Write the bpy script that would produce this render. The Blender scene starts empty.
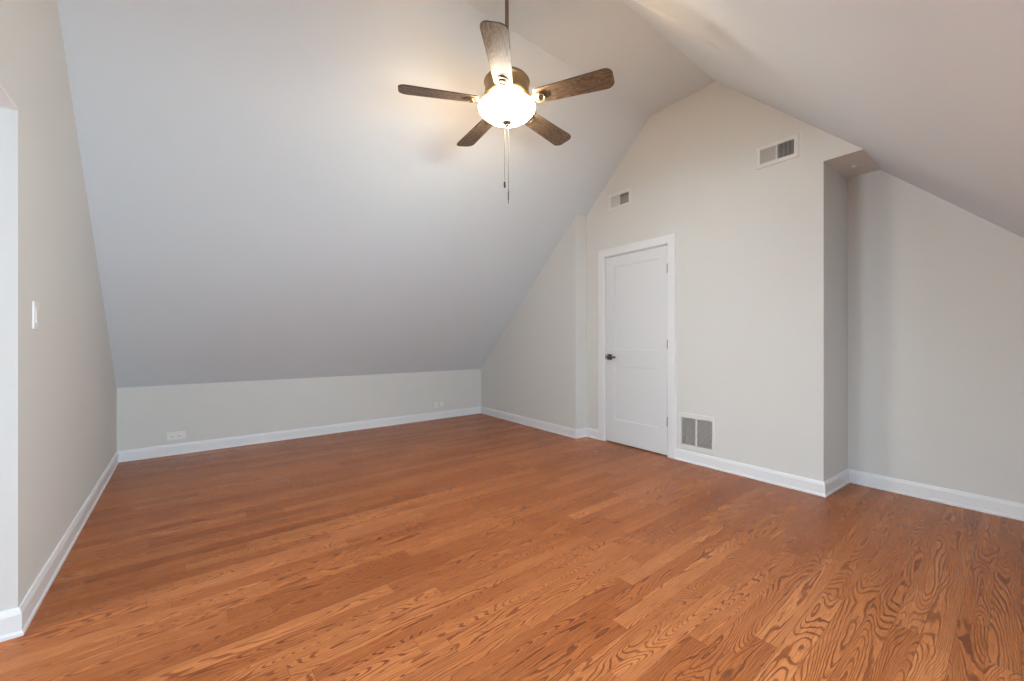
import bpy, bmesh, math, random
from mathutils import Vector, Matrix
random.seed(4)
C = bpy.context.scene.collection
scn = bpy.context.scene
H = 1.147                                   # camera height

# ------------------------------------------------------------------ camera
PSI, F = 0.6783, 410.497
cam_d = bpy.data.cameras.new('camera')
cam_d.sensor_width = 36.0
cam_d.lens = F / 1024 * 36.0
cam_d.shift_y = (341.95 - 340.5) / 1024
cam_d.clip_start = 0.02
cam = bpy.data.objects.new('camera', cam_d); C.objects.link(cam)
cam.location = (0, 0, H)
cam.rotation_euler = (math.pi / 2, 0, -PSI)
scn.camera = cam

# ------------------------------------------------------------------ light
w = bpy.data.worlds.new('world'); scn.world = w; w.use_nodes = True
bg = w.node_tree.nodes['Background']
bg.inputs['Color'].default_value = (0.80, 0.90, 1.0, 1)
bg.inputs['Strength'].default_value = 1.0

def area(name, loc, direction, sx, sy, power, color, spread=180):
    l = bpy.data.lights.new(name, 'AREA'); l.shape = 'RECTANGLE'
    l.size, l.size_y, l.energy, l.color = sx, sy, power, color
    l.spread = math.radians(spread)
    o = bpy.data.objects.new(name, l); C.objects.link(o)
    o.location = loc
    o.rotation_euler = Vector(direction).to_track_quat('-Z', 'Z').to_euler()
    return o
# daylight through the window of the room beyond the opening on the left
area('window_daylight', (-3.58, 2.42, 1.52), (1, 0, -0.55), 0.55, 1.0, 108, (0.78, 0.91, 1.0))
# fill light, placed in a dormer window added behind the camera
area('dormer_fill', (0.55, -1.14, 1.235), (0, 1, 0.0), 1.5, 0.9, 84, (0.64, 0.84, 1.0))

scn.view_settings.view_transform = 'Standard'
scn.view_settings.look = 'None'
scn.view_settings.gamma = 1.0
scn.view_settings.use_curve_mapping = False
scn.view_settings.exposure = 0.24

# ------------------------------------------------------------------ materials
def mat(name, col, rough=0.5, metal=0.0, bump=0.0, bscale=300, var=0.0, vscale=3.0, spec=0.5):
    m = bpy.data.materials.new(name); m.use_nodes = True
    nt = m.node_tree; b = nt.nodes['Principled BSDF']
    b.inputs['Base Color'].default_value = (*col, 1)
    b.inputs['Roughness'].default_value = rough
    b.inputs['Metallic'].default_value = metal
    b.inputs['Specular IOR Level'].default_value = spec
    tc = nt.nodes.new('ShaderNodeTexCoord')
    n = nt.nodes.new('ShaderNodeTexNoise'); n.inputs['Scale'].default_value = vscale
    n.inputs['Detail'].default_value = 3
    nt.links.new(tc.outputs['Object'], n.inputs['Vector'])
    mx = nt.nodes.new('ShaderNodeMix'); mx.data_type = 'RGBA'
    mx.inputs['A'].default_value = (*[c * (1 - var) for c in col], 1)
    mx.inputs['B'].default_value = (*[min(1, c * (1 + var)) for c in col], 1)
    nt.links.new(n.outputs['Fac'], mx.inputs['Factor'])
    nt.links.new(mx.outputs['Result'], b.inputs['Base Color'])
    if bump:
        n2 = nt.nodes.new('ShaderNodeTexNoise'); n2.inputs['Scale'].default_value = bscale
        nt.links.new(tc.outputs['Object'], n2.inputs['Vector'])
        bp = nt.nodes.new('ShaderNodeBump'); bp.inputs['Strength'].default_value = bump
        bp.inputs['Distance'].default_value = 0.002
        nt.links.new(n2.outputs['Fac'], bp.inputs['Height'])
        nt.links.new(bp.outputs['Normal'], b.inputs['Normal'])
    return m

M = {}
M['wall'] = mat('wall_paint', (0.75, 0.745, 0.715), 0.8, var=0.012, bump=0.05, bscale=180)
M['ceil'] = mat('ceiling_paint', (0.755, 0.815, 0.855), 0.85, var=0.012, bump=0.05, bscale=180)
M['trim'] = mat('trim_paint', (0.87, 0.88, 0.895), 0.35, var=0.01)
M['door'] = mat('door_paint', (0.80, 0.82, 0.84), 0.4, var=0.01)
M['plastic'] = mat('white_plastic', (0.88, 0.87, 0.84), 0.4)
M['grey_plastic'] = mat('slot_dark_plastic', (0.04, 0.04, 0.04), 0.5)
M['vent'] = mat('vent_enamel', (0.80, 0.79, 0.76), 0.4)
M['duct'] = mat('duct_dark', (0.035, 0.033, 0.03), 0.8)
M['duct_grey'] = mat('duct_galvanised', (0.30, 0.29, 0.27), 0.6)
M['nickel'] = mat('dark_satin_nickel', (0.16, 0.155, 0.15), 0.32, metal=1.0)
M['bronze'] = mat('antique_brass', (0.36, 0.26, 0.14), 0.38, metal=1.0, var=0.2, vscale=12)
M['finial'] = mat('finial_bronze', (0.10, 0.065, 0.035), 0.6, metal=0.2)
M['iron'] = mat('blade_iron_bronze', (0.26, 0.21, 0.15), 0.4, metal=1.0)
M['rod'] = mat('brushed_bronze_rod', (0.22, 0.17, 0.13), 0.4, metal=0.8)
M['edge'] = mat('blade_edge', (0.04, 0.028, 0.02), 0.5)
M['glasspane'] = mat('window_glass', (0.9, 0.95, 1.0), 0.02)
M['glasspane'].node_tree.nodes['Principled BSDF'].inputs['Transmission Weight'].default_value = 1.0
M['glasspane'].node_tree.nodes['Principled BSDF'].inputs['IOR'].default_value = 1.01

def nodes_of(name):
    m = bpy.data.materials.new(name); m.use_nodes = True
    return m, m.node_tree, m.node_tree.nodes['Principled BSDF']

class NB:
    """tiny helper to chain math nodes"""
    def __init__(s, nt): s.nt = nt
    def m(s, op, a, b=None, c=None):
        n = s.nt.nodes.new('ShaderNodeMath'); n.operation = op
        for i, v in enumerate((a, b, c)):
            if v is None: continue
            if isinstance(v, (int, float)): n.inputs[i].default_value = v
            else: s.nt.links.new(v, n.inputs[i])
        return n.outputs[0]
    def xyz(s, x, y, z):
        n = s.nt.nodes.new('ShaderNodeCombineXYZ')
        for i, v in enumerate((x, y, z)):
            if isinstance(v, (int, float)): n.inputs[i].default_value = v
            else: s.nt.links.new(v, n.inputs[i])
        return n.outputs[0]
    def noise(s, vec, scale=1.0, detail=2.0, rough=0.5, dist=0.0):
        n = s.nt.nodes.new('ShaderNodeTexNoise')
        n.inputs['Scale'].default_value = scale; n.inputs['Detail'].default_value = detail
        n.inputs['Roughness'].default_value = rough; n.inputs['Distortion'].default_value = dist
        s.nt.links.new(vec, n.inputs['Vector']); return n.outputs['Fac']
    def white(s, vec):
        n = s.nt.nodes.new('ShaderNodeTexWhiteNoise'); n.noise_dimensions = '3D'
        s.nt.links.new(vec, n.inputs['Vector']); return n.outputs['Value']
    def ramp(s, fac, stops, interp='LINEAR'):
        n = s.nt.nodes.new('ShaderNodeValToRGB'); n.color_ramp.interpolation = interp
        e = n.color_ramp.elements
        while len(e) < len(stops): e.new(0.5)
        for q, (p, c) in zip(e, stops): q.position = p; q.color = (*c, 1)
        s.nt.links.new(fac, n.inputs['Fac']); return n.outputs['Color']
    def mix(s, f, a, b, blend='MIX'):
        n = s.nt.nodes.new('ShaderNodeMix'); n.data_type = 'RGBA'; n.blend_type = blend
        for k, v in (('Factor', f), ('A', a), ('B', b)):
            if isinstance(v, (int, float)): n.inputs[k].default_value = v
            elif isinstance(v, tuple): n.inputs[k].default_value = (*v, 1)
            else: s.nt.links.new(v, n.inputs[k])
        return n.outputs['Result']

def floor_material():
    m, nt, b = nodes_of('oak_floor')
    k = NB(nt)
    tc = nt.nodes.new('ShaderNodeTexCoord')
    sp = nt.nodes.new('ShaderNodeSeparateXYZ'); nt.links.new(tc.outputs['Object'], sp.inputs[0])
    x, y = sp.outputs[0], sp.outputs[1]
    W = 0.082
    yr = k.m('DIVIDE', y, W)
    row = k.m('FLOOR', yr); fy = k.m('SUBTRACT', yr, row)
    r1 = k.white(k.xyz(row, 3.1, 0.5)); r2 = k.white(k.xyz(row, 9.7, 1.5))
    L = k.m('ADD', 0.75, k.m('MULTIPLY', r2, 0.7))
    xr = k.m('DIVIDE', k.m('ADD', x, k.m('MULTIPLY', r1, 4.0)), L)
    col = k.m('FLOOR', xr); fx = k.m('SUBTRACT', xr, col)
    pid = k.white(k.xyz(row, col, 7.3)); pid2 = k.white(k.xyz(row, col, 2.9)); pid3 = k.white(k.xyz(row, col, 5.9))
    # cathedral grain: contour lines of a stretched noise, each plank with its own offset
    off = k.m('MULTIPLY', pid, 57.0)
    ny = k.m('ADD', k.m('MULTIPLY', y, 8.5), off)
    nx = k.m('MULTIPLY', x, 1.0)
    field = k.noise(k.xyz(nx, ny, k.m('MULTIPLY', pid2, 31.0)), 1.0, 1.0, 0.45, 0.25)
    wob = k.noise(k.xyz(k.m('MULTIPLY', x, 14), k.m('MULTIPLY', y, 42), off), 1.0, 2.0)
    freq = k.m('ADD', 24.0, k.m('MULTIPLY', pid3, 26.0))
    ph = k.m('ADD', k.m('MULTIPLY', field, freq), k.m('MULTIPLY', wob, 0.9))
    ph = k.m('ADD', ph, k.m('MULTIPLY', y, k.m('MULTIPLY', k.m('SUBTRACT', pid2, 0.5), 190.0)))
    ring = k.m('ABSOLUTE', k.m('SUBTRACT', k.m('FRACT', ph), 0.5))          # 0..0.5
    ring = k.m('MULTIPLY', ring, 2.0)
    # straight pores
    pore = k.noise(k.xyz(k.m('MULTIPLY', x, 9.0), k.m('MULTIPLY', y, 330.0), off), 1.0, 3.0, 0.6)
    base = k.ramp(pid2, [(0.0, (0.42, 0.125, 0.034)), (0.35, (0.49, 0.155, 0.046)), (0.7, (0.56, 0.190, 0.060)), (1.0, (0.63, 0.230, 0.078))])
    dark = k.ramp(pid2, [(0.0, (0.10, 0.018, 0.004)), (1.0, (0.17, 0.034, 0.008))])
    rm = k.ramp(ring, [(0.0, (1, 1, 1)), (0.22, (0.9, 0.9, 0.9)), (0.45, (0.2, 0.2, 0.2)), (0.7, (0, 0, 0))])
    amt = k.m('MINIMUM', 0.95, k.m('ADD', 0.30, k.m('MULTIPLY', k.noise(k.xyz(nx, ny, 3.0), 2.3, 2.0), 1.0)))
    c = k.mix(k.m('MULTIPLY', rm, amt), base, dark)
    pm = k.ramp(pore, [(0.36, (1, 1, 1)), (0.52, (0, 0, 0))])
    c = k.mix(k.m('MULTIPLY', pm, 0.42), c, dark)
    big = k.noise(k.xyz(x, k.m('MULTIPLY', y, 2.0), 0.0), 1.6, 2.0)
    c = k.mix(0.12, c, k.ramp(big, [(0.3, (0.34, 0.10, 0.035)), (0.7, (0.6, 0.24, 0.10))]))
    # seams
    ey = k.m('MINIMUM', fy, k.m('SUBTRACT', 1.0, fy))
    ex = k.m('MULTIPLY', k.m('MINIMUM', fx, k.m('SUBTRACT', 1.0, fx)), k.m('DIVIDE', L, W))
    e = k.m('MINIMUM', ey, ex)
    seam = k.m('SUBTRACT', 1.0, k.m('SMOOTH_MIN', k.m('DIVIDE', e, 0.016), 1.0, 0.1))
    seam = k.m('MAXIMUM', seam, 0.0)
    c = k.mix(k.m('MULTIPLY', seam, 0.55), c, (0.07, 0.018, 0.008))
    nt.links.new(c, b.inputs['Base Color'])
    rr = k.m('ADD', 0.24, k.m('MULTIPLY', rm, 0.10))
    rr = k.m('ADD', rr, k.m('MULTIPLY', big, 0.05))
    nt.links.new(rr, b.inputs['Roughness'])
    b.inputs['Specular IOR Level'].default_value = 0.13
    b.inputs['Coat Weight'].default_value = 0.0
    b.inputs['Coat Roughness'].default_value = 0.22
    bp = nt.nodes.new('ShaderNodeBump'); bp.inputs['Strength'].default_value = 0.35
    bp.inputs['Distance'].default_value = 0.0012
    hgt = k.m('SUBTRACT', 1.0, k.m('ADD', k.m('MULTIPLY', seam, 0.9), k.m('MULTIPLY', k.m('MULTIPLY', rm, amt), 0.35)))
    nt.links.new(hgt, bp.inputs['Height']); nt.links.new(bp.outputs['Normal'], b.inputs['Normal'])
    return m
M['floor'] = floor_material()

def blade_material():
    m, nt, b = nodes_of('weathered_wood_blade')
    k = NB(nt)
    tc = nt.nodes.new('ShaderNodeTexCoord')
    sp = nt.nodes.new('ShaderNodeSeparateXYZ'); nt.links.new(tc.outputs['Object'], sp.inputs[0])
    x, y = sp.outputs[0], sp.outputs[1]
    f = k.noise(k.xyz(k.m('MULTIPLY', x, 3.0), k.m('MULTIPLY', y, 26), 0.0), 1.0, 2.0, 0.5, 0.4)
    ring = k.m('MULTIPLY', k.m('ABSOLUTE', k.m('SUBTRACT', k.m('FRACT', k.m('MULTIPLY', f, 13.0)), 0.5)), 2.0)
    fine = k.noise(k.xyz(k.m('MULTIPLY', x, 10.0), k.m('MULTIPLY', y, 240), 0.0), 1.0, 3.0, 0.6)
    v = k.m('ADD', k.m('MULTIPLY', ring, 0.45), k.m('MULTIPLY', fine, 0.6))
    c = k.ramp(v, [(0.2, (0.050, 0.028, 0.016)), (0.5, (0.150, 0.090, 0.050)), (0.85, (0.30, 0.190, 0.105))])
    nt.links.new(c, b.inputs['Base Color']); b.inputs['Roughness'].default_value = 0.5
    return m
M['blade'] = blade_material()

def bowl_material():
    m, nt, b = nodes_of('alabaster_glass_lit')
    k = NB(nt)
    tc = nt.nodes.new('ShaderNodeTexCoord')
    n = k.noise(tc.outputs['Object'], 9.0, 4.0, 0.6, 1.5)
    c = k.ramp(n, [(0.3, (0.95, 0.93, 0.80)), (0.7, (1.0, 1.0, 0.92))])
    b.inputs['Base Color'].default_value = (0.85, 0.78, 0.66, 1)
    b.inputs['Roughness'].default_value = 0.3
    nt.links.new(c, b.inputs['Emission Color'])
    b.inputs['Emission Strength'].default_value = 62.0
    return m
M['bowl'] = bowl_material()
M['bowl_in'] = mat('bowl_inner_glass', (0.85, 0.80, 0.70), 0.4)

# ------------------------------------------------------------------ mesh helpers
def finish(name, bm, m, parent=None, smooth=False, autosmooth=None):
    bmesh.ops.recalc_face_normals(bm, faces=bm.faces)
    me = bpy.data.meshes.new(name); bm.to_mesh(me); bm.free()
    o = bpy.data.objects.new(name, me); C.objects.link(o)
    for q in (m if isinstance(m, (list, tuple)) else [m]): me.materials.append(q)
    if smooth:
        for p in me.polygons: p.use_smooth = True
    if autosmooth:
        me.set_sharp_from_angle(angle=math.radians(autosmooth))
    if parent is not None: o.parent = parent
    return o

def hexa(bm, v8):
    """solid from eight corners: bottom loop 0-3, top loop 4-7"""
    vs = [bm.verts.new(p) for p in v8]
    for f in ((3, 2, 1, 0), (4, 5, 6, 7), (0, 1, 5, 4), (1, 2, 6, 5), (2, 3, 7, 6), (3, 0, 4, 7)):
        bm.faces.new([vs[i] for i in f])
    return vs

def box(bm, x0, x1, y0, y1, z0, z1, bevel=0.0, mtx=None):
    t = bmesh.new()
    hexa(t, [(x0, y0, z0), (x1, y0, z0), (x1, y1, z0), (x0, y1, z0), (x0, y0, z1), (x1, y0, z1), (x1, y1, z1), (x0, y1, z1)])
    if bevel: bmesh.ops.bevel(t, geom=t.edges[:], offset=bevel, segments=2, profile=0.5, affect='EDGES')
    if mtx is not None: bmesh.ops.transform(t, matrix=mtx, verts=t.verts)
    me = bpy.data.meshes.new('t'); t.to_mesh(me); t.free(); bm.from_mesh(me); bpy.data.meshes.remove(me)

def prism(bm, pts, vec):
    a = [bm.verts.new(p) for p in pts]
    b = [bm.verts.new(Vector(p) + Vector(vec)) for p in pts]
    bm.faces.new(a); bm.faces.new(b[::-1])
    n = len(pts)
    for i in range(n): bm.faces.new([a[i], b[i], b[(i + 1) % n], a[(i + 1) % n]])

def lathe(bm, prof, seg=40, center=(0, 0, 0), cap=True):
    cx, cy, cz = center; rings = []
    for r, z in prof:
        if r < 1e-5: rings.append([bm.verts.new((cx, cy, cz + z))])
        else: rings.append([bm.verts.new((cx + r * math.cos(2 * math.pi * i / seg), cy + r * math.sin(2 * math.pi * i / seg), cz + z)) for i in range(seg)])
    for A, B in zip(rings, rings[1:]):
        for i in range(seg):
            j = (i + 1) % seg
            if len(A) == 1 and len(B) == 1: continue
            if len(A) == 1: bm.faces.new([A[0], B[i], B[j]])
            elif len(B) == 1: bm.faces.new([A[i], B[0], A[j]])
            else: bm.faces.new([A[i], B[i], B[j], A[j]])

def cyl(bm, p0, p1, r, seg=12, r2=None):
    p0, p1 = Vector(p0), Vector(p1); d = p1 - p0
    q = d.to_track_quat('Z', 'Y').to_matrix().to_4x4()
    t = bmesh.new()
    bmesh.ops.create_cone(t, cap_ends=True, segments=seg, radius1=r, radius2=r if r2 is None else r2, depth=d.length)
    bmesh.ops.transform(t, matrix=Matrix.Translation((p0 + p1) / 2) @ q, verts=t.verts)
    me = bpy.data.meshes.new('t'); t.to_mesh(me); t.free(); bm.from_mesh(me); bpy.data.meshes.remove(me)

def structure(o): o['kind'] = 'structure'; return o
def tag(o, label, cat, group=None):
    o['label'] = label; o['category'] = cat
    if group: o['group'] = group
    return o
def empty(name, loc, rotz=0.0):
    o = bpy.data.objects.new(name, None); C.objects.link(o)
    o.location = loc; o.rotation_euler = (0, 0, rotz); o.empty_display_size = 0.05
    return o

# ------------------------------------------------------------------ room measures
SK = 0.0521                                         # the door wall runs three degrees off square
def xl(y): return -0.494 + 0.0068 * (y - 3)         # left wall face
def xb1(y): return 3.589 + SK * (y - 2)             # projecting corner piece
def xb(y): return 3.7735 + SK * (y - 2)             # door wall face
def xb2(y): return 4.3167 + SK * (y - 2)            # alcove wall face
def yk(x): return 5.433 + 0.0173 * (x - 1.5)        # far knee wall face
def yj(x): return 3.3638 - 0.0532 * (x - 3)         # return of the corner piece
def ya(x): return 0.9604 - 0.0532 * (x - 3)         # return of the alcove
ZK, ZT, YL, YR = 0.7094, 3.502, 2.42, 1.734
YF = -1.15                                          # near knee wall
def zleft(x, y): return ZK + (yk(x) - y) * (ZT - ZK) / (yk(x) - YL)
SR = 0.9686
def zright(y): return ZT - (YR - y) * SR
ZS = 2.4912
YS = YR - (ZT - ZS) / SR
T = 0.12
XW = -3.6                                           # far wall of the room on the left
YO0, YO1, ZO = 0.40, 2.465, 2.057                   # opening in the left wall

# floor
bm = bmesh.new(); box(bm, XW - 0.2, 4.9, YF - 0.2, 5.8, -0.1, 0.0)
structure(finish('floor', bm, M['floor']))

# flat ceiling strip and the two slopes
X0, X1 = -0.64, 4.9
bm = bmesh.new(); box(bm, X0, X1, YR - 0.02, YL + 0.02, ZT, ZT + T)
structure(finish('ceiling', bm, M['ceil']))
bm = bmesh.new()
n = Vector((0, 0.68, 0.73)) * T
def slopeL(x): return [Vector((x, YL, ZT)), Vector((x, yk(x) + 0.001, ZK))]
N = 24
rows = []
for i in range(N + 1):
    x = X0 + (4.1 - X0) * i / N
    rows.append(slopeL(x))
a0, a1 = rows[0]; b0, b1 = rows[-1]
hexa(bm, [a0, b0, b1, a1, a0 + n, b0 + n, b1 + n, a1 + n])
structure(finish('ceiling_left', bm, M['ceil']))

# right slope, with a gap for the added dormer behind the camera
n = Vector((0, -0.696, 0.718)) * T
def sr(x, y): return Vector((x, y, zright(y)))
RW = (-0.25, 1.35, YF - .01, -0.08)                   # added dormer x0,x1,y0,y1
bm = bmesh.new()
for (xa, xc, y0, y1) in ((X0, RW[0], YF - .01, YR), (RW[1], X1, YF - .01, YR), (RW[0], RW[1], RW[3], YR)):
    q = [sr(xa, y0), sr(xc, y0), sr(xc, y1), sr(xa, y1)]
    hexa(bm, q + [p + n for p in q])
o = structure(finish('ceiling_right', bm, M['ceil']))
# a gently raised fold near the top of this slope, steeper along its lower side
def sst(t): t = max(0.0, min(1.0, t)); return t * t * (3 - 2 * t)
FOLD = [(1.6, 1.72), (2.0, 1.60), (2.217, 1.415), (2.29, 1.30), (2.38, 1.215), (2.535, 1.165), (2.9, 1.12)]
def fold_y(x):
    for (xa, ya_), (xc, yc) in zip(FOLD, FOLD[1:]):
        if xa <= x <= xc: return ya_ + (yc - ya_) * (x - xa) / (xc - xa)
    return FOLD[0][1] if x < FOLD[0][0] else FOLD[-1][1]
gx, gy = 90, 80; PX0, PX1, PY0, PY1 = 1.6, 3.0, 0.95, YR - .002
nn = Vector((0, 0.696, -0.718)); g = bmesh.new(); grid = []
for i in range(gx + 1):
    x = PX0 + (PX1 - PX0) * i / gx; row = []
    fy_ = sum(fold_y(x + d) for d in (-.09, -.045, 0, .045, .09)) / 5
    amp = 0.018 * sst((x - 1.7) / .4) * (1 - sst((x - 2.40) / .38))
    for j in range(gy + 1):
        y = PY0 + (PY1 - PY0) * j / gy; s_ = y - fy_
        h = amp * sst((s_ + .02) / .04) * (1 - sst((s_ - .02) / max(.08, PY1 - fy_ - .06)))
        row.append(g.verts.new(sr(x, y) + nn * (h + .0002)))
    grid.append(row)
for i in range(gx):
    for j in range(gy):
        f = g.faces.new([grid[i][j], grid[i + 1][j], grid[i + 1][j + 1], grid[i][j + 1]]); f.smooth = True
g.normal_update()
if g.faces[:][0].normal.dot(nn) < 0: bmesh.ops.reverse_faces(g, faces=g.faces)
b2_ = bmesh.new(); b2_.from_mesh(o.data)
t_ = bpy.data.meshes.new('t'); g.to_mesh(t_); g.free(); b2_.from_mesh(t_); b2_.to_mesh(o.data); b2_.free()

# far knee wall
bm = bmesh.new()
hexa(bm, [(X0, yk(X0), 0), (4.1, yk(4.1), 0), (4.1, yk(4.1) + T, 0), (X0, yk(X0) + T, 0),
          (X0, yk(X0), ZK), (4.1, yk(4.1), ZK), (4.1, yk(4.1) + T, ZK), (X0, yk(X0) + T, ZK)])
structure(finish('wall_back', bm, M['wall']))
bm = bmesh.new(); box(bm, X0, X1, YF - T, YF, 0, zright(YF))
structure(finish('wall_front', bm, M['wall']))

# left gable wall with its cased-free opening
bm = bmesh.new()
def pl(y, z): return (xl(y), y, z)
yk0 = yk(xl(5.4))
prism(bm, [pl(YO1, 0), pl(yk0, 0), pl(yk0, ZK), pl(YL, ZT), pl(YR, ZT), pl(YO0, zright(YO0)), pl(YF, zright(YF)), pl(YF, 0), pl(YO0, 0), pl(YO0, min(ZO, zright(YO0) - .05)), pl(YO1, ZO)], (-T, 0, 0))
structure(finish('wall_left', bm, M['wall']))

# projecting corner piece
bm = bmesh.new()
def pc(f, y, z): return (f(y), y, z)
yj1 = yj(3.66); yk1 = yk(3.77)
prism(bm, [pc(xb1, yj1, 0), pc(xb1, yk1, 0), pc(xb1, yk1, ZK), pc(xb1, yj1, zleft(3.66, yj1))], (0.32, -0.0532 * 0.32, 0))
structure(finish('wall_corner', bm, M['wall']))

# door wall: hole for the door, alcove return and the block above the alcove
DY0, DY1, DZ = 2.2114, 3.0343, 2.127
bm = bmesh.new()
ya1, yj2 = ya(3.717), yj(3.845)
prism(bm, [pc(xb, ya1, 0), pc(xb, DY0, 0), pc(xb, DY0, DZ), pc(xb, DY1, DZ), pc(xb, DY1, 0), pc(xb, yj2, 0),
           pc(xb, yj2, zleft(3.84, yj2)), pc(xb, YL, ZT), pc(xb, YR, ZT), pc(xb, YS, ZS), pc(xb, ya1, ZS)], (T, -0.0532 * T, 0))
REG = {'alcove': (1.235, 2.675, .124, .059), 'door': (2.815, 2.735, .124, .059), 'return': (1.915, 0.292, .152, .131)}   # y, z, half width, half height of each duct hole
def boolean_cut(bm):
    bmesh.ops.recalc_face_normals(bm, faces=bm.faces)
    ma = bpy.data.meshes.new('a'); bm.to_mesh(ma); bm.free(); oa = bpy.data.objects.new('a', ma); C.objects.link(oa)
    cb = bmesh.new()
    for y, z, hw, hh in REG.values():
        box(cb, xb(y) - .05, xb(y) + .095, y - hw, y + hw, z - hh, z + hh)
    mb = bpy.data.meshes.new('b'); cb.to_mesh(mb); cb.free(); ob = bpy.data.objects.new('b', mb); C.objects.link(ob)
    md = oa.modifiers.new('cut', 'BOOLEAN'); md.operation = 'DIFFERENCE'; md.object = ob; md.solver = 'EXACT'
    dg = bpy.context.evaluated_depsgraph_get()
    me = bpy.data.meshes.new_from_object(oa.evaluated_get(dg))
    out = bmesh.new(); out.from_mesh(me)
    for o_ in (oa, ob): bpy.data.objects.remove(o_)
    for m_ in (ma, mb, me): bpy.data.meshes.remove(m_)
    return out
bm = boolean_cut(bm)
x0 = xb(ya1)
ya2 = ya(4.26)
bq = 0.10
hexa(bm, [(x0 + T, ya(x0 + T), 0), (4.45, ya(4.45), 0), (4.45, ya(4.45) + bq, 0), (x0 + T, ya(x0 + T) + bq, 0),
          (x0 + T, ya(x0 + T), ZS), (4.45, ya(4.45), ZS), (4.45, ya(4.45) + bq, ZS), (x0 + T, ya(x0 + T) + bq, ZS)])
hexa(bm, [(x0 + T - .001, ya1, ZS), (4.5, ya(4.5), ZS), (4.5, YS, ZS), (xb(YS) + T - .001, YS, ZS),
          (x0 + T - .001, ya1, zright(ya1)), (4.5, ya(4.5), zright(ya(4.5))), (4.5, YS, ZS + .001), (xb(YS) + T - .001, YS, ZS + .001)])
structure(finish('wall_right', bm, M['wall']))

bm = bmesh.new()
yq = ya(4.26) + 0.002
prism(bm, [pc(xb2, YF, 0), pc(xb2, yq, 0), pc(xb2, yq, ZS), pc(xb2, YS, ZS), pc(xb2, YF, zright(YF))], (T, 0, 0))
structure(finish('wall_alcove', bm, M['wall']))

# the room beyond the opening: walls, ceiling and its window
bm = bmesh.new()
XI = -0.62
WY0, WY1, WZ0, WZ1 = 2.10, 2.74, 0.95, 2.10
box(bm, XW - T, XW, -0.8, WY0, 0, 2.45); box(bm, XW - T, XW, WY1, 3.6, 0, 2.45)
box(bm, XW - T, XW, WY0, WY1, 0, WZ0); box(bm, XW - T, XW, WY0, WY1, WZ1, 2.45)
structure(finish('wall_window_side', bm, M['wall']))
bm = bmesh.new(); box(bm, XW, XI, 3.6, 3.72, 0, 2.45); structure(finish('wall_far_left', bm, M['wall']))
bm = bmesh.new(); box(bm, XW, XI, -0.92, -0.8, 0, 2.45); structure(finish('wall_near_left', bm, M['wall']))
bm = bmesh.new(); box(bm, XW - T, XI, -0.92, 3.72, 2.45, 2.55); structure(finish('ceiling_side_room', bm, M['ceil']))
bm = bmesh.new(); box(bm, xl(YO1) - T - .001, xl(YO1) + .001, YO0 + .01, YO1 - .001, ZO - .006, ZO + .0005); structure(finish('header_bounce_liner', bm, M['trim']))  # white liner added to lighten the header underside, in place of bounced light
def win_frame(name, x, y0, y1, z0, z1):
    bm = bmesh.new(); w_ = 0.05
    for a in ((y0, y0 + w_, z0, z1), (y1 - w_, y1, z0, z1), (y0, y1, z0, z0 + w_), (y0, y1, z1 - w_, z1), (y0, y1, (z0 + z1) / 2 - .02, (z0 + z1) / 2 + .02)):
        box(bm, x - .05, x + .01, *a, bevel=.003)
    f = structure(finish(name, bm, M['trim']))
    bm = bmesh.new(); box(bm, x - .022, x - .018, y0 + w_ * .5, y1 - w_ * .5, z0 + w_ * .5, z1 - w_ * .5)
    p = finish('pane', bm, M['glasspane'], f); return f
win_frame('window_1', XW - .03, WY0, WY1, WZ0, WZ1)
# dormer added behind the camera to house the fill light: cheeks, lid, wide window
zd = zright(RW[3]); bm = bmesh.new()
for xa, xc in ((RW[0] - .1, RW[0]), (RW[1], RW[1] + .1)):
    prism(bm, [(xa, YF, zright(YF) + .0), (xa, RW[3], zd), (xa, YF - .04, zd)], (xc - xa, 0, 0))
structure(finish('wall_added_dormer', bm, M['wall']))
bm = bmesh.new(); box(bm, RW[0] - .1, RW[1] + .1, YF - .1, RW[3] + .01, zd + .001, zd + .09); structure(finish('ceiling_added_dormer', bm, M['ceil']))
bm = bmesh.new(); zk_ = zright(YF)
for (xa, xc, za, zc) in ((RW[0], RW[1], zk_, zk_ + .04), (RW[0], RW[1], zd - .04, zd), (RW[0], RW[0] + .04, zk_ + .04, zd - .04), (RW[1] - .04, RW[1], zk_ + .04, zd - .04), (0.53, 0.57, zk_ + .04, zd - .04)):
    box(bm, xa, xc, YF - .06, YF - .005, za, zc, bevel=.003)
f = structure(finish('window_added_dormer', bm, M['trim']))
bm = bmesh.new(); box(bm, RW[0] + .03, RW[1] - .03, YF - .034, YF - .030, zk_ + .03, zd - .03); finish('pane', bm, M['glasspane'], f)

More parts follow.
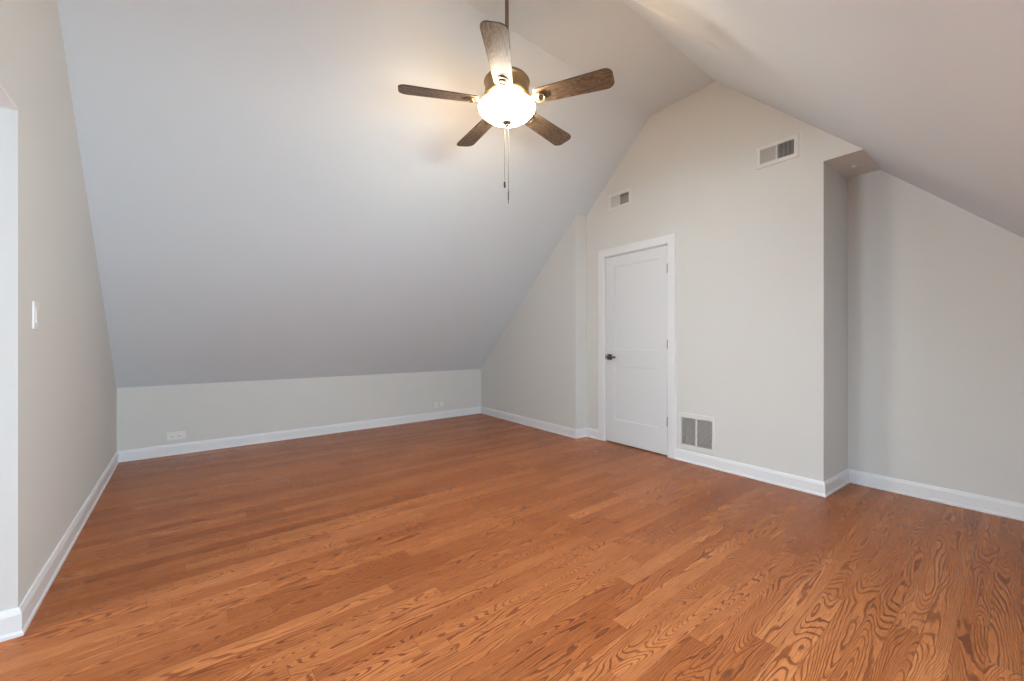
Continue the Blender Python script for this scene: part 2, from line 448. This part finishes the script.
# ------------------------------------------------------------------ baseboards
BPROF = [(0, 0), (0.018, 0), (0.018, 0.012), (0.013, 0.020), (0.013, 0.084), (0.010, 0.094), (0.006, 0.106), (0, 0.108)]
def baseboard(name, pts, i0, i1):
    """board along the floor line pts[i0..i1]; corners mitred; the room lies to the right of the walk"""
    bm = bmesh.new(); P = [Vector((p[0], p[1])) for p in pts]
    def nrm(a, b):
        d = (b - a).normalized(); return Vector((d.y, -d.x))
    loops = []
    for i in range(i0, i1 + 1):
        n1 = nrm(P[i - 1], P[i]) if i > 0 else None
        n2 = nrm(P[i], P[i + 1]) if i < len(P) - 1 else None
        if n1 is None: mv = n2
        elif n2 is None: mv = n1
        else: mv = (n1 + n2) / (1 + n1.dot(n2))
        loops.append([bm.verts.new((P[i].x + mv.x * d, P[i].y + mv.y * d, z)) for d, z in BPROF])
    for A, B in zip(loops, loops[1:]):
        for j in range(len(BPROF)):
            q = (j + 1) % len(BPROF); bm.faces.new([A[j], B[j], B[q], A[q]])
    bm.faces.new(loops[0]); bm.faces.new(loops[-1][::-1])
    return structure(finish(name, bm, M['trim']))
P1 = [(-0.62, YO1), (xl(YO1), YO1), (xl(yk0), yk0), (xb1(yk1), yk1), (xb1(yj1), yj1), (xb(yj2), yj2), (xb(3.122), 3.122)]
P2 = [(xb(2.124), 2.124), (xb(ya1), ya1), (xb2(ya2), ya2), (xb2(YF), YF), (xl(YF), YF), (xl(YO0), YO0)]
baseboard('baseboard_opening', P1, 0, 1); baseboard('baseboard_left', P1, 1, 2); baseboard('baseboard_back', P1, 2, 3)
baseboard('baseboard_corner', P1, 3, 5); baseboard('baseboard_door_side', P1, 5, 6)
baseboard('baseboard_right', P2, 0, 1); baseboard('baseboard_return', P2, 1, 2); baseboard('baseboard_alcove', P2, 2, 3)
baseboard('baseboard_front', P2, 3, 4); baseboard('baseboard_near_left', P2, 4, 5)

# ------------------------------------------------------------------ things fixed to the door wall are built in a local
# frame: x runs along the wall to the viewer's right (towards -Y), y points out into the room, z up
def wall_frame(y):
    """matrix of the door wall's frame at world Y = y (the wall face is local y = 0)"""
    d = Vector((-SK, -1, 0)).normalized(); nrm = Vector((-1, SK, 0)).normalized()
    m = Matrix.Identity(4)
    m.col[0][:3] = d; m.col[1][:3] = nrm; m.col[2][:3] = (0, 0, 1); m.col[3][:3] = (xb(y), y, 0)
    return m
K = math.sqrt(1 + SK * SK)

# casing round the door
bm = bmesh.new(); cw = 0.088; LW = (DY1 - DY0) * K; m0 = wall_frame(DY1)
def casing(bm):
    th = 0.018
    q = bmesh.new()
    # profile across the board (u from the inner edge outward, depth)
    prof = [(0, 0), (0, 0.012), (0.008, 0.015), (cw - .012, th), (cw - .004, th), (cw, th - .004), (cw, 0)]
    path = [((0, 0), (-1, 0)), ((0, DZ), (-1, 1)), ((LW, DZ), (1, 1)), ((LW, 0), (1, 0))]
    L = []
    for (px, pz), (ox, oz) in path:
        L.append([q.verts.new((px + ox * u, d, pz + oz * u)) for u, d in prof])
    for A, B in zip(L, L[1:]):
        for j in range(len(prof)):
            k2 = (j + 1) % len(prof); q.faces.new([A[j], B[j], B[k2], A[k2]])
    q.faces.new(L[0]); q.faces.new(L[-1][::-1])
    me = bpy.data.meshes.new('t'); q.to_mesh(me); q.free(); bm.from_mesh(me)
casing(bm)
# jamb lining and stops inside the hole
box(bm, 0, 0.006, -T, 0.0, 0, DZ); box(bm, LW - 0.006, LW, -T, 0.0, 0, DZ); box(bm, 0, LW, -T, 0.0, DZ - 0.006, DZ)
box(bm, 0.006, 0.03, -T, -0.048, 0, DZ - .006); box(bm, LW - 0.03, LW - .006, -T, -0.048, 0, DZ - .006); box(bm, 0.03, LW - .03, -T, -0.048, DZ - 0.03, DZ - .006)
o = structure(finish('trim_1', bm, M['trim'])); o.matrix_world = m0

# door slab with two recessed panels
def door():
    bm = bmesh.new()
    w0, w1, z0, z1 = 0.010, LW - 0.009, 0.012, DZ - 0.010
    yf, yb, rec = -0.006, -0.045, 0.009
    pans = [(0.135, LW - 0.118, 1.062, 2.0), (0.135, LW - 0.118, 0.27, 0.872)]
    xs = [w0, pans[0][0], pans[0][1], w1]; zs = [z0, 0.27, 0.872, 1.062, 2.0, z1]
    for i in range(3):
        for j in range(5):
            if i == 1 and j in (1, 3): continue
            v = [bm.verts.new(p) for p in ((xs[i], yf, zs[j]), (xs[i + 1], yf, zs[j]), (xs[i + 1], yf, zs[j + 1]), (xs[i], yf, zs[j + 1]))]
            bm.faces.new(v)
    for (a, b_, c, d) in pans:
        s = 0.004
        A = [(a, yf, c), (b_, yf, c), (b_, yf, d), (a, yf, d)]
        B = [(a + s, yf - rec, c + s), (b_ - s, yf - rec, c + s), (b_ - s, yf - rec, d - s), (a + s, yf - rec, d - s)]
        va = [bm.verts.new(p) for p in A]; vb = [bm.verts.new(p) for p in B]
        for i in range(4): bm.faces.new([va[i], va[(i + 1) % 4], vb[(i + 1) % 4], vb[i]])
        bm.faces.new(vb)
    fr = [bm.verts.new(p) for p in ((w0, yf, z0), (w1, yf, z0), (w1, yf, z1), (w0, yf, z1))]
    bk = [bm.verts.new(p) for p in ((w0, yb, z0), (w1, yb, z0), (w1, yb, z1), (w0, yb, z1))]
    for i in range(4): bm.faces.new([fr[i], fr[(i + 1) % 4], bk[(i + 1) % 4], bk[i]])
    bm.faces.new(bk)
    bmesh.ops.remove_doubles(bm, verts=bm.verts, dist=1e-5)
    d = structure(finish('door_1', bm, M['door'])); d.matrix_world = m0
    # lever handle on a square rose
    bm = bmesh.new(); hx, hz = 0.072, 0.975
    box(bm, hx - .032, hx + .032, yf, yf + .009, hz - .032, hz + .032, bevel=.002)
    cyl(bm, (hx, yf + .008, hz), (hx, yf + .046, hz), .0105, 20)
    h = finish('door_handle', bm, M['nickel'], d, autosmooth=40); h['label'] = 'dark metal door handle on a square rose'
    bm = bmesh.new(); box(bm, hx - .012, hx + .115, yf + .040, yf + .052, hz - .010, hz + .010, bevel=.003)
    finish('lever', bm, M['nickel'], h)
    bm = bmesh.new(); box(bm, w0 - .0035, w0 + .006, yf - .020, yf + .001, hz - .03, hz + .03, bevel=.0005)
    finish('latch_plate', bm, M['nickel'], d)
    for hz in (1.885, 1.125, 0.350):
        bm = bmesh.new()
        cyl(bm, (w1 + .003, yf + .006, hz - .045), (w1 + .003, yf + .006, hz + .045), .0085, 14)
        cyl(bm, (w1 + .003, yf + .006, hz + .045), (w1 + .003, yf + .006, hz + .051), .0035, 10, .002)
        cyl(bm, (w1 + .003, yf + .006, hz - .051), (w1 + .003, yf + .006, hz - .045), .002, 10, .0035)
        box(bm, w1 - .004, w1 + .008, yf - .02, yf + .001, hz - .045, hz + .045)
        finish('hinge', bm, M['nickel'], d, autosmooth=40)
door()
bm = bmesh.new(); box(bm, 0.006, LW - .006, -T - .02, -T, 0, DZ); o = structure(finish('door_light_stop', bm, M['duct'])); o.matrix_world = m0  # dark board added behind the door; stops outside light leaking through its gaps

# ------------------------------------------------------------------ air registers
def frame_mesh(wd, ht, holes, th):
    """raised plate wd x ht (centred on x, z) with rectangular holes"""
    bm = bmesh.new()
    xs = sorted({-wd / 2, wd / 2, *[h[0] for h in holes], *[h[1] for h in holes]})
    z0, z1 = holes[0][2], holes[0][3]
    def solid(a, b, c, d):
        box(bm, a, b, 0, th, c, d)
    solid(-wd / 2 + .006, wd / 2 - .006, z1, ht / 2 - .006); solid(-wd / 2 + .006, wd / 2 - .006, -ht / 2 + .006, z0)
    solid(-wd / 2 + .006, holes[0][0], z0, z1); solid(holes[-1][1], wd / 2 - .006, z0, z1)
    for a, b in zip(holes, holes[1:]): solid(a[1], b[0], z0, z1)
    # sloping rim
    o_ = [(-wd / 2, -ht / 2), (wd / 2, -ht / 2), (wd / 2, ht / 2), (-wd / 2, ht / 2)]
    i_ = [(-wd / 2 + .006, -ht / 2 + .006), (wd / 2 - .006, -ht / 2 + .006), (wd / 2 - .006, ht / 2 - .006), (-wd / 2 + .006, ht / 2 - .006)]
    ov = [bm.verts.new((x, 0, z)) for x, z in o_]; iv = [bm.verts.new((x, th, z)) for x, z in i_]
    for k in range(4): bm.faces.new([ov[k], ov[(k + 1) % 4], iv[(k + 1) % 4], iv[k]])
    return bm

def register(name, y, z, label, cat, wd, ht, hw, hh, gap, vertical, angs, nsl, screws, group=None):
    m = wall_frame(y)
    r = empty(name, (0, 0, 0)); r.matrix_world = m @ Matrix.Translation((0, 0.0, z))
    tag(r, label, cat, group)
    holes = [(-gap / 2 - hw, -gap / 2, -hh / 2, hh / 2), (gap / 2, gap / 2 + hw, -hh / 2, hh / 2)]
    th = 0.007
    finish('frame', frame_mesh(wd, ht, holes, th), M['vent'], r)
    for h, ang in zip(holes, angs):
        bm = bmesh.new()
        if vertical:
            for i in range(nsl):
                x = h[0] + (i + .5) * hw / nsl
                t = Matrix.Translation((x, -.001, 0)) @ Matrix.Rotation(ang, 4, 'Z')
                box(bm, -.0007, .0007, -.0060, .0060, h[2], h[3], mtx=t)
        else:
            for i in range(nsl):
                zz = h[2] + (i + .5) * hh / nsl
                t = Matrix.Translation((0, -.002, zz)) @ Matrix.Rotation(ang, 4, 'X')
                box(bm, h[0], h[1], -.0065, .0065, -.0008, .0008, mtx=t)
        finish('louver_bank', bm, M['vent'], r)
    bm = bmesh.new(); a_, b_, c_, d_ = holes[0][0] + .0005, holes[1][1] - .0005, -hh / 2 + .0005, hh / 2 - .0005
    box(bm, a_, b_, -.072, -.070, c_, d_)
    box(bm, a_, a_ + .001, -.070, -.008, c_, d_); box(bm, b_ - .001, b_, -.070, -.008, c_, d_)
    box(bm, a_ + .001, b_ - .001, -.070, -.008, c_, c_ + .001); box(bm, a_ + .001, b_ - .001, -.070, -.008, d_ - .001, d_)
    finish('duct_opening', bm, M['duct'] if vertical else M['duct_grey'], r)
    for sx, sz in screws:
        bm = bmesh.new(); cyl(bm, (sx, th - .001, sz), (sx, th + .0018, sz), .0045, 14)
        finish('screw', bm, M['vent'], r)
    return r
register('wall_register', 1.235, 2.675, 'white supply air register high on the wall near the alcove, right grille dark', 'air vent',
         .315, .186, .118, .118, .012, True, (math.radians(34), math.radians(-30)), 13, ((-.147, 0), (.147, 0)))
register('wall_register', 2.815, 2.735, 'small white supply air register above and left of the door, beside the left ceiling slope', 'air vent',
         .315, .186, .118, .118, .012, True, (math.radians(20), math.radians(-46)), 13, ((-.147, 0), (.147, 0)))
register('return_air_grille', 1.915, 0.292, 'white return air grille low on the wall right of the door casing', 'air vent',
         .365, .352, .145, .262, .014, False, (math.radians(37), math.radians(37)), 24, ((-.12, -.155), (.12, -.155), (-.12, .155), (.12, .155)))

# ------------------------------------------------------------------ light switch, sockets
def on_back(x):                                        # frame on the far knee wall, x right, y out (towards the camera)
    d = Vector((1, 0.0173, 0)).normalized(); nr = Vector((0.0173, -1, 0)).normalized()
    m = Matrix.Identity(4); m.col[0][:3] = d; m.col[1][:3] = nr; m.col[2][:3] = (0, 0, 1); m.col[3][:3] = (x, yk(x), 0)
    return m
def on_left(y):                                        # frame on the left wall, x away from the camera, y out
    m = Matrix.Identity(4); m.col[0][:3] = (0, 1, 0); m.col[1][:3] = (1, 0, 0); m.col[2][:3] = (0, 0, 1); m.col[3][:3] = (xl(y), y, 0)
    return m
def plate(parent, w_, h_, name='cover_plate'):
    bm = bmesh.new(); box(bm, -w_ / 2, w_ / 2, -0.001, .006, -h_ / 2, h_ / 2, bevel=.0022)
    return finish(name, bm, M['plastic'], parent)
def screw(parent, x, z, y=.006):
    bm = bmesh.new(); cyl(bm, (x, y - .001, z), (x, y + .0012, z), .0032, 12); finish('screw', bm, M['plastic'], parent)

r = empty('light_switch', (0, 0, 0)); r.matrix_world = on_left(2.69) @ Matrix.Translation((0, 0, 1.262))
tag(r, 'white light switch plate on the left wall near the opening', 'light switch')
plate(r, .072, .120); screw(r, 0, .048); screw(r, 0, -.048)
bm = bmesh.new(); box(bm, -.0165, .0165, .004, .0085, -.033, .033, bevel=.0015, mtx=Matrix.Rotation(math.radians(2.5), 4, 'X')); finish('rocker', bm, M['plastic'], r)

def socket_face(parent, cx):
    bm = bmesh.new()
    box(bm, cx - .017, cx + .017, .004, .0085, -.014, .014, bevel=.003)
    s = finish('socket', bm, M['plastic'], parent)
    bm = bmesh.new()
    box(bm, cx - .009, cx, .0080, .0089, .0040, .0070); box(bm, cx - .009, cx, .0080, .0089, -.0070, -.0040)
    cyl(bm, (cx + .008, .0080, 0), (cx + .008, .0089, 0), .0028, 12)
    finish('slot', bm, M['grey_plastic'], s)
r = empty('wall_outlet', (0, 0, 0)); r.matrix_world = on_back(-.041) @ Matrix.Translation((0, 0, .190))
tag(r, 'white duplex wall outlet lying sideways above the baseboard at the left end', 'outlet')
plate(r, .150, .080); socket_face(r, -.030); socket_face(r, .030); screw(r, 0, 0)

r = empty('wall_outlet', (0, 0, 0)); r.matrix_world = on_back(2.965) @ Matrix.Translation((0, 0, .208))
tag(r, 'white wall outlet by the far corner with a small adapter plugged in', 'outlet')
plate(r, .12, .076); socket_face(r, -.028); socket_face(r, .024)
r = empty('plug_adapter', (0, 0, 0)); r.matrix_world = on_back(3.012) @ Matrix.Translation((0, 0, .218))
tag(r, 'small white plug-in adapter with an upright stub, in the far corner outlet', 'adapter')
bm = bmesh.new(); box(bm, -.030, .034, .0092, .042, -.038, .040, bevel=.006); finish('housing', bm, M['plastic'], r)
bm = bmesh.new(); cyl(bm, (-.012, .026, .038), (-.012, .026, .112), .0055, 12, .004); finish('stub', bm, M['plastic'], r)
bm = bmesh.new(); box(bm, .012, .030, .010, .034, .038, .072, bevel=.004); finish('cap', bm, M['plastic'], r)

# little white button on the alcove soffit
r = empty('soffit_button', (4.00, .80, ZS)); tag(r, 'tiny round white button on the underside of the alcove header', 'button')
bm = bmesh.new(); lathe(bm, [(0, -.014), (.008, -.013), (.012, -.008), (.013, 0), (0, 0)], 20); finish('button_cap', bm, M['plastic'], r, smooth=True)
bm = bmesh.new(); lathe(bm, [(.0135, -.004), (.019, -.002), (.019, 0), (.0135, 0)], 20); finish('ring', bm, M['plastic'], r, smooth=True)

# ------------------------------------------------------------------ ceiling fan
FX, FY, ZB, RB, PH = 1.640, 2.088, 2.690, 0.685, 2.692
fan = empty('ceiling_fan', (FX, FY, ZB))
tag(fan, 'five-blade ceiling fan with weathered wood blades and a lit glass bowl', 'ceiling fan')
zt = ZT - ZB
bm = bmesh.new(); lathe(bm, [(0, zt), (.068, zt), (.068, zt - .012), (.060, zt - .03), (.030, zt - .065), (.018, zt - .075), (0, zt - .075)], 40)
finish('canopy', bm, M['rod'], fan, smooth=True, autosmooth=40)
bm = bmesh.new(); cyl(bm, (0, 0, .175), (0, 0, zt - .07), .0125, 20); finish('downrod', bm, M['rod'], fan, smooth=True, autosmooth=40)
# motor housing, thick drum with rolled rims
bm = bmesh.new()
lathe(bm, [(0, .205), (.022, .205), (.026, .198), (.028, .176), (.060, .168), (.118, .158), (.138, .150), (.146, .140), (.149, .132),
           (.146, .124), (.141, .118), (.141, .060), (.145, .054), (.146, .046), (.142, .038), (.128, .028), (.095, .018), (.080, .014), (0, .014)], 56)
finish('motor_housing', bm, M['bronze'], fan, smooth=True, autosmooth=35)
bm = bmesh.new()
lathe(bm, [(0, .0135), (.078, .0135), (.080, .008), (.080, -.012), (.074, -.020), (.060, -.024), (.058, -.034), (0, -.034)], 48)
finish('switch_housing', bm, M['bronze'], fan, smooth=True, autosmooth=35)

def blade_outline():
    pts = []; r0, r1 = .190, RB; w0, w1 = .058, .074; cr = .048
    def corner(cx, cy, a0, a1, rr, n=7):
        for i in range(n + 1):
            a = math.radians(a0 + (a1 - a0) * i / n); pts.append((cx + rr * math.cos(a), cy + rr * math.sin(a)))
    corner(r0 + .018, -w0 + .018, 180, 270, .018, 4)
    corner(r1 - cr - .006, -w1 + cr, 270, 352, cr)
    corner(r1 - cr - .006, w1 - cr, 8, 90, cr)
    corner(r0 + .018, w0 - .018, 90, 180, .018, 4)
    return pts
def fan_blade(bl_parent, ang):
    pitch = -math.radians(12)
    mt = Matrix.Rotation(ang, 4, 'Z') @ Matrix.Rotation(pitch, 4, 'X')
    bm = bmesh.new(); pts = blade_outline()
    a = [bm.verts.new((x, y, -.003)) for x, y in pts]; b = [bm.verts.new((x, y, .003)) for x, y in pts]
    f1 = bm.faces.new(a[::-1]); f2 = bm.faces.new(b)
    for i in range(len(pts)):
        j = (i + 1) % len(pts); f = bm.faces.new([a[i], a[j], b[j], b[i]]); f.material_index = 1
    o = finish('blade', bm, [M['blade'], M['edge']], bl_parent)
    o.matrix_local = mt
    # blade iron: arm from the motor with an oval medallion under the blade
    bm = bmesh.new()
    arm = [(.075, .010, .012), (.105, .016, .004), (.140, .013, -.006), (.175, .018, -.0085), (.205, .030, -.0085), (.235, .037, -.0085), (.262, .030, -.0085), (.280, .012, -.0085)]
    lo = []; hi = []
    for r_, hw_, z_ in arm:
        lo.append((bm.verts.new((r_, -hw_, z_)), bm.verts.new((r_, 0, z_ - .004)), bm.verts.new((r_, hw_, z_))))
        hi.append((bm.verts.new((r_, -hw_, z_ + .005)), bm.verts.new((r_, 0, z_ + .005)), bm.verts.new((r_, hw_, z_ + .005))))
    for i in range(len(arm) - 1):
        for s in range(2):
            bm.faces.new([lo[i][s], lo[i + 1][s], lo[i + 1][s + 1], lo[i][s + 1]])
            bm.faces.new([hi[i][s], hi[i][s + 1], hi[i + 1][s + 1], hi[i + 1][s]])
        bm.faces.new([lo[i][0], hi[i][0], hi[i + 1][0], lo[i + 1][0]]); bm.faces.new([lo[i][2], lo[i + 1][2], hi[i + 1][2], hi[i][2]])
    for e in (0, -1):
        v = [lo[e][0], lo[e][1], lo[e][2], hi[e][2], hi[e][1], hi[e][0]]
        bm.faces.new(v if e == 0 else v[::-1])
    ir = finish('blade_iron', bm, M['iron'], o, autosmooth=45)
    # open ring on the iron
    bm = bmesh.new()
    for sx in range(24):
        a1 = 2 * math.pi * sx / 24; a2 = 2 * math.pi * (sx + 1) / 24
        cyl(bm, (.236 + .020 * math.cos(a1), .024 * math.sin(a1), -.014), (.236 + .020 * math.cos(a2), .024 * math.sin(a2), -.014), .0035, 6)
    bmesh.ops.remove_doubles(bm, verts=bm.verts, dist=.0004)
    finish('medallion', bm, M['bronze'], o)
    return o
for k in range(5): fan_blade(fan, PH + k * 2 * math.pi / 5)

# light bowl: open at the top so that the bulbs also light the blades
bm = bmesh.new()
prof_out = [(.168, -.022), (.179, -.023), (.184, -.030), (.182, -.040), (.172, -.054), (.154, -.072), (.130, -.089), (.100, -.103), (.066, -.113), (.032, -.118), (.008, -.119)]
prof_in = [(r_ - .004 if r_ > .02 else r_, z_ + .004) for r_, z_ in prof_out[::-1]][:-1] + [(.164, -.022)]
lathe(bm, prof_out + [(.006, -.119)], 64)
bmesh.ops.recalc_face_normals(bm, faces=bm.faces)
nf = len(bm.faces)
lathe(bm, [prof_out[-1]] + prof_in + [prof_out[0]], 64)
bm.faces.ensure_lookup_table()
for f in bm.faces[nf:]: f.material_index = 1
bmesh.ops.remove_doubles(bm, verts=bm.verts, dist=1e-5)
bowl = finish('glass_bowl', bm, [M['bowl'], M['bowl_in']], fan, smooth=True, autosmooth=50)
bowl['label'] = 'glowing alabaster glass bowl'
bm = bmesh.new(); cyl(bm, (0, 0, -.034), (0, 0, -.122), .005, 10); finish('centre_post', bm, M['bronze'], fan)
bm = bmesh.new(); lathe(bm, [(0, -.117), (.026, -.118), (.031, -.122), (.030, -.127), (.022, -.133), (.013, -.137), (.011, -.142), (.013, -.146), (.009, -.152), (0, -.154)], 28)
finish('finial', bm, M['finial'], fan, smooth=True)
rt = Vector((math.cos(PSI), -math.sin(PSI), 0))           # the chains hang either side of the finial
for off, zend, fob in ((-.014, -.505, 'short'), (.010, -.575, 'long')):
    p = rt * off
    bm = bmesh.new()
    cyl(bm, (p.x, p.y, -.150), (p.x, p.y, zend + .01), .0014, 8)
    nb = 60 if fob == 'short' else 26
    for i in range(nb):
        z = -.150 - i * .0055
        t = bmesh.new(); bmesh.ops.create_icosphere(t, subdivisions=1, radius=.0023)
        bmesh.ops.transform(t, matrix=Matrix.Translation((p.x, p.y, z)), verts=t.verts)
        me = bpy.data.meshes.new('t'); t.to_mesh(me); t.free(); bm.from_mesh(me); bpy.data.meshes.remove(me)
    ch = finish('pull_chain', bm, M['rod'], fan)
    bm = bmesh.new()
    if fob == 'short': lathe(bm, [(0, .004), (.003, .002), (.0062, -.008), (.0068, -.030), (.005, -.040), (0, -.043)], 16, (p.x, p.y, zend))
    else: lathe(bm, [(0, .25), (.0018, .248), (.0020, .02), (.0040, .0), (.0038, -.040), (.002, -.072), (0, -.074)], 16, (p.x, p.y, zend))
    finish('pull_fob', bm, M['edge'] if fob == 'short' else M['finial'], ch, smooth=True)
for a in (0.6, 2.7, 4.8):
    l = bpy.data.lights.new('fan_bulb', 'POINT'); l.energy = 9; l.color = (1.0, 0.68, 0.38); l.shadow_soft_size = 0.025
    o = bpy.data.objects.new('fan_bulb', l); C.objects.link(o); o.parent = fan
    o.location = (.105 * math.cos(a), .105 * math.sin(a), -.014)
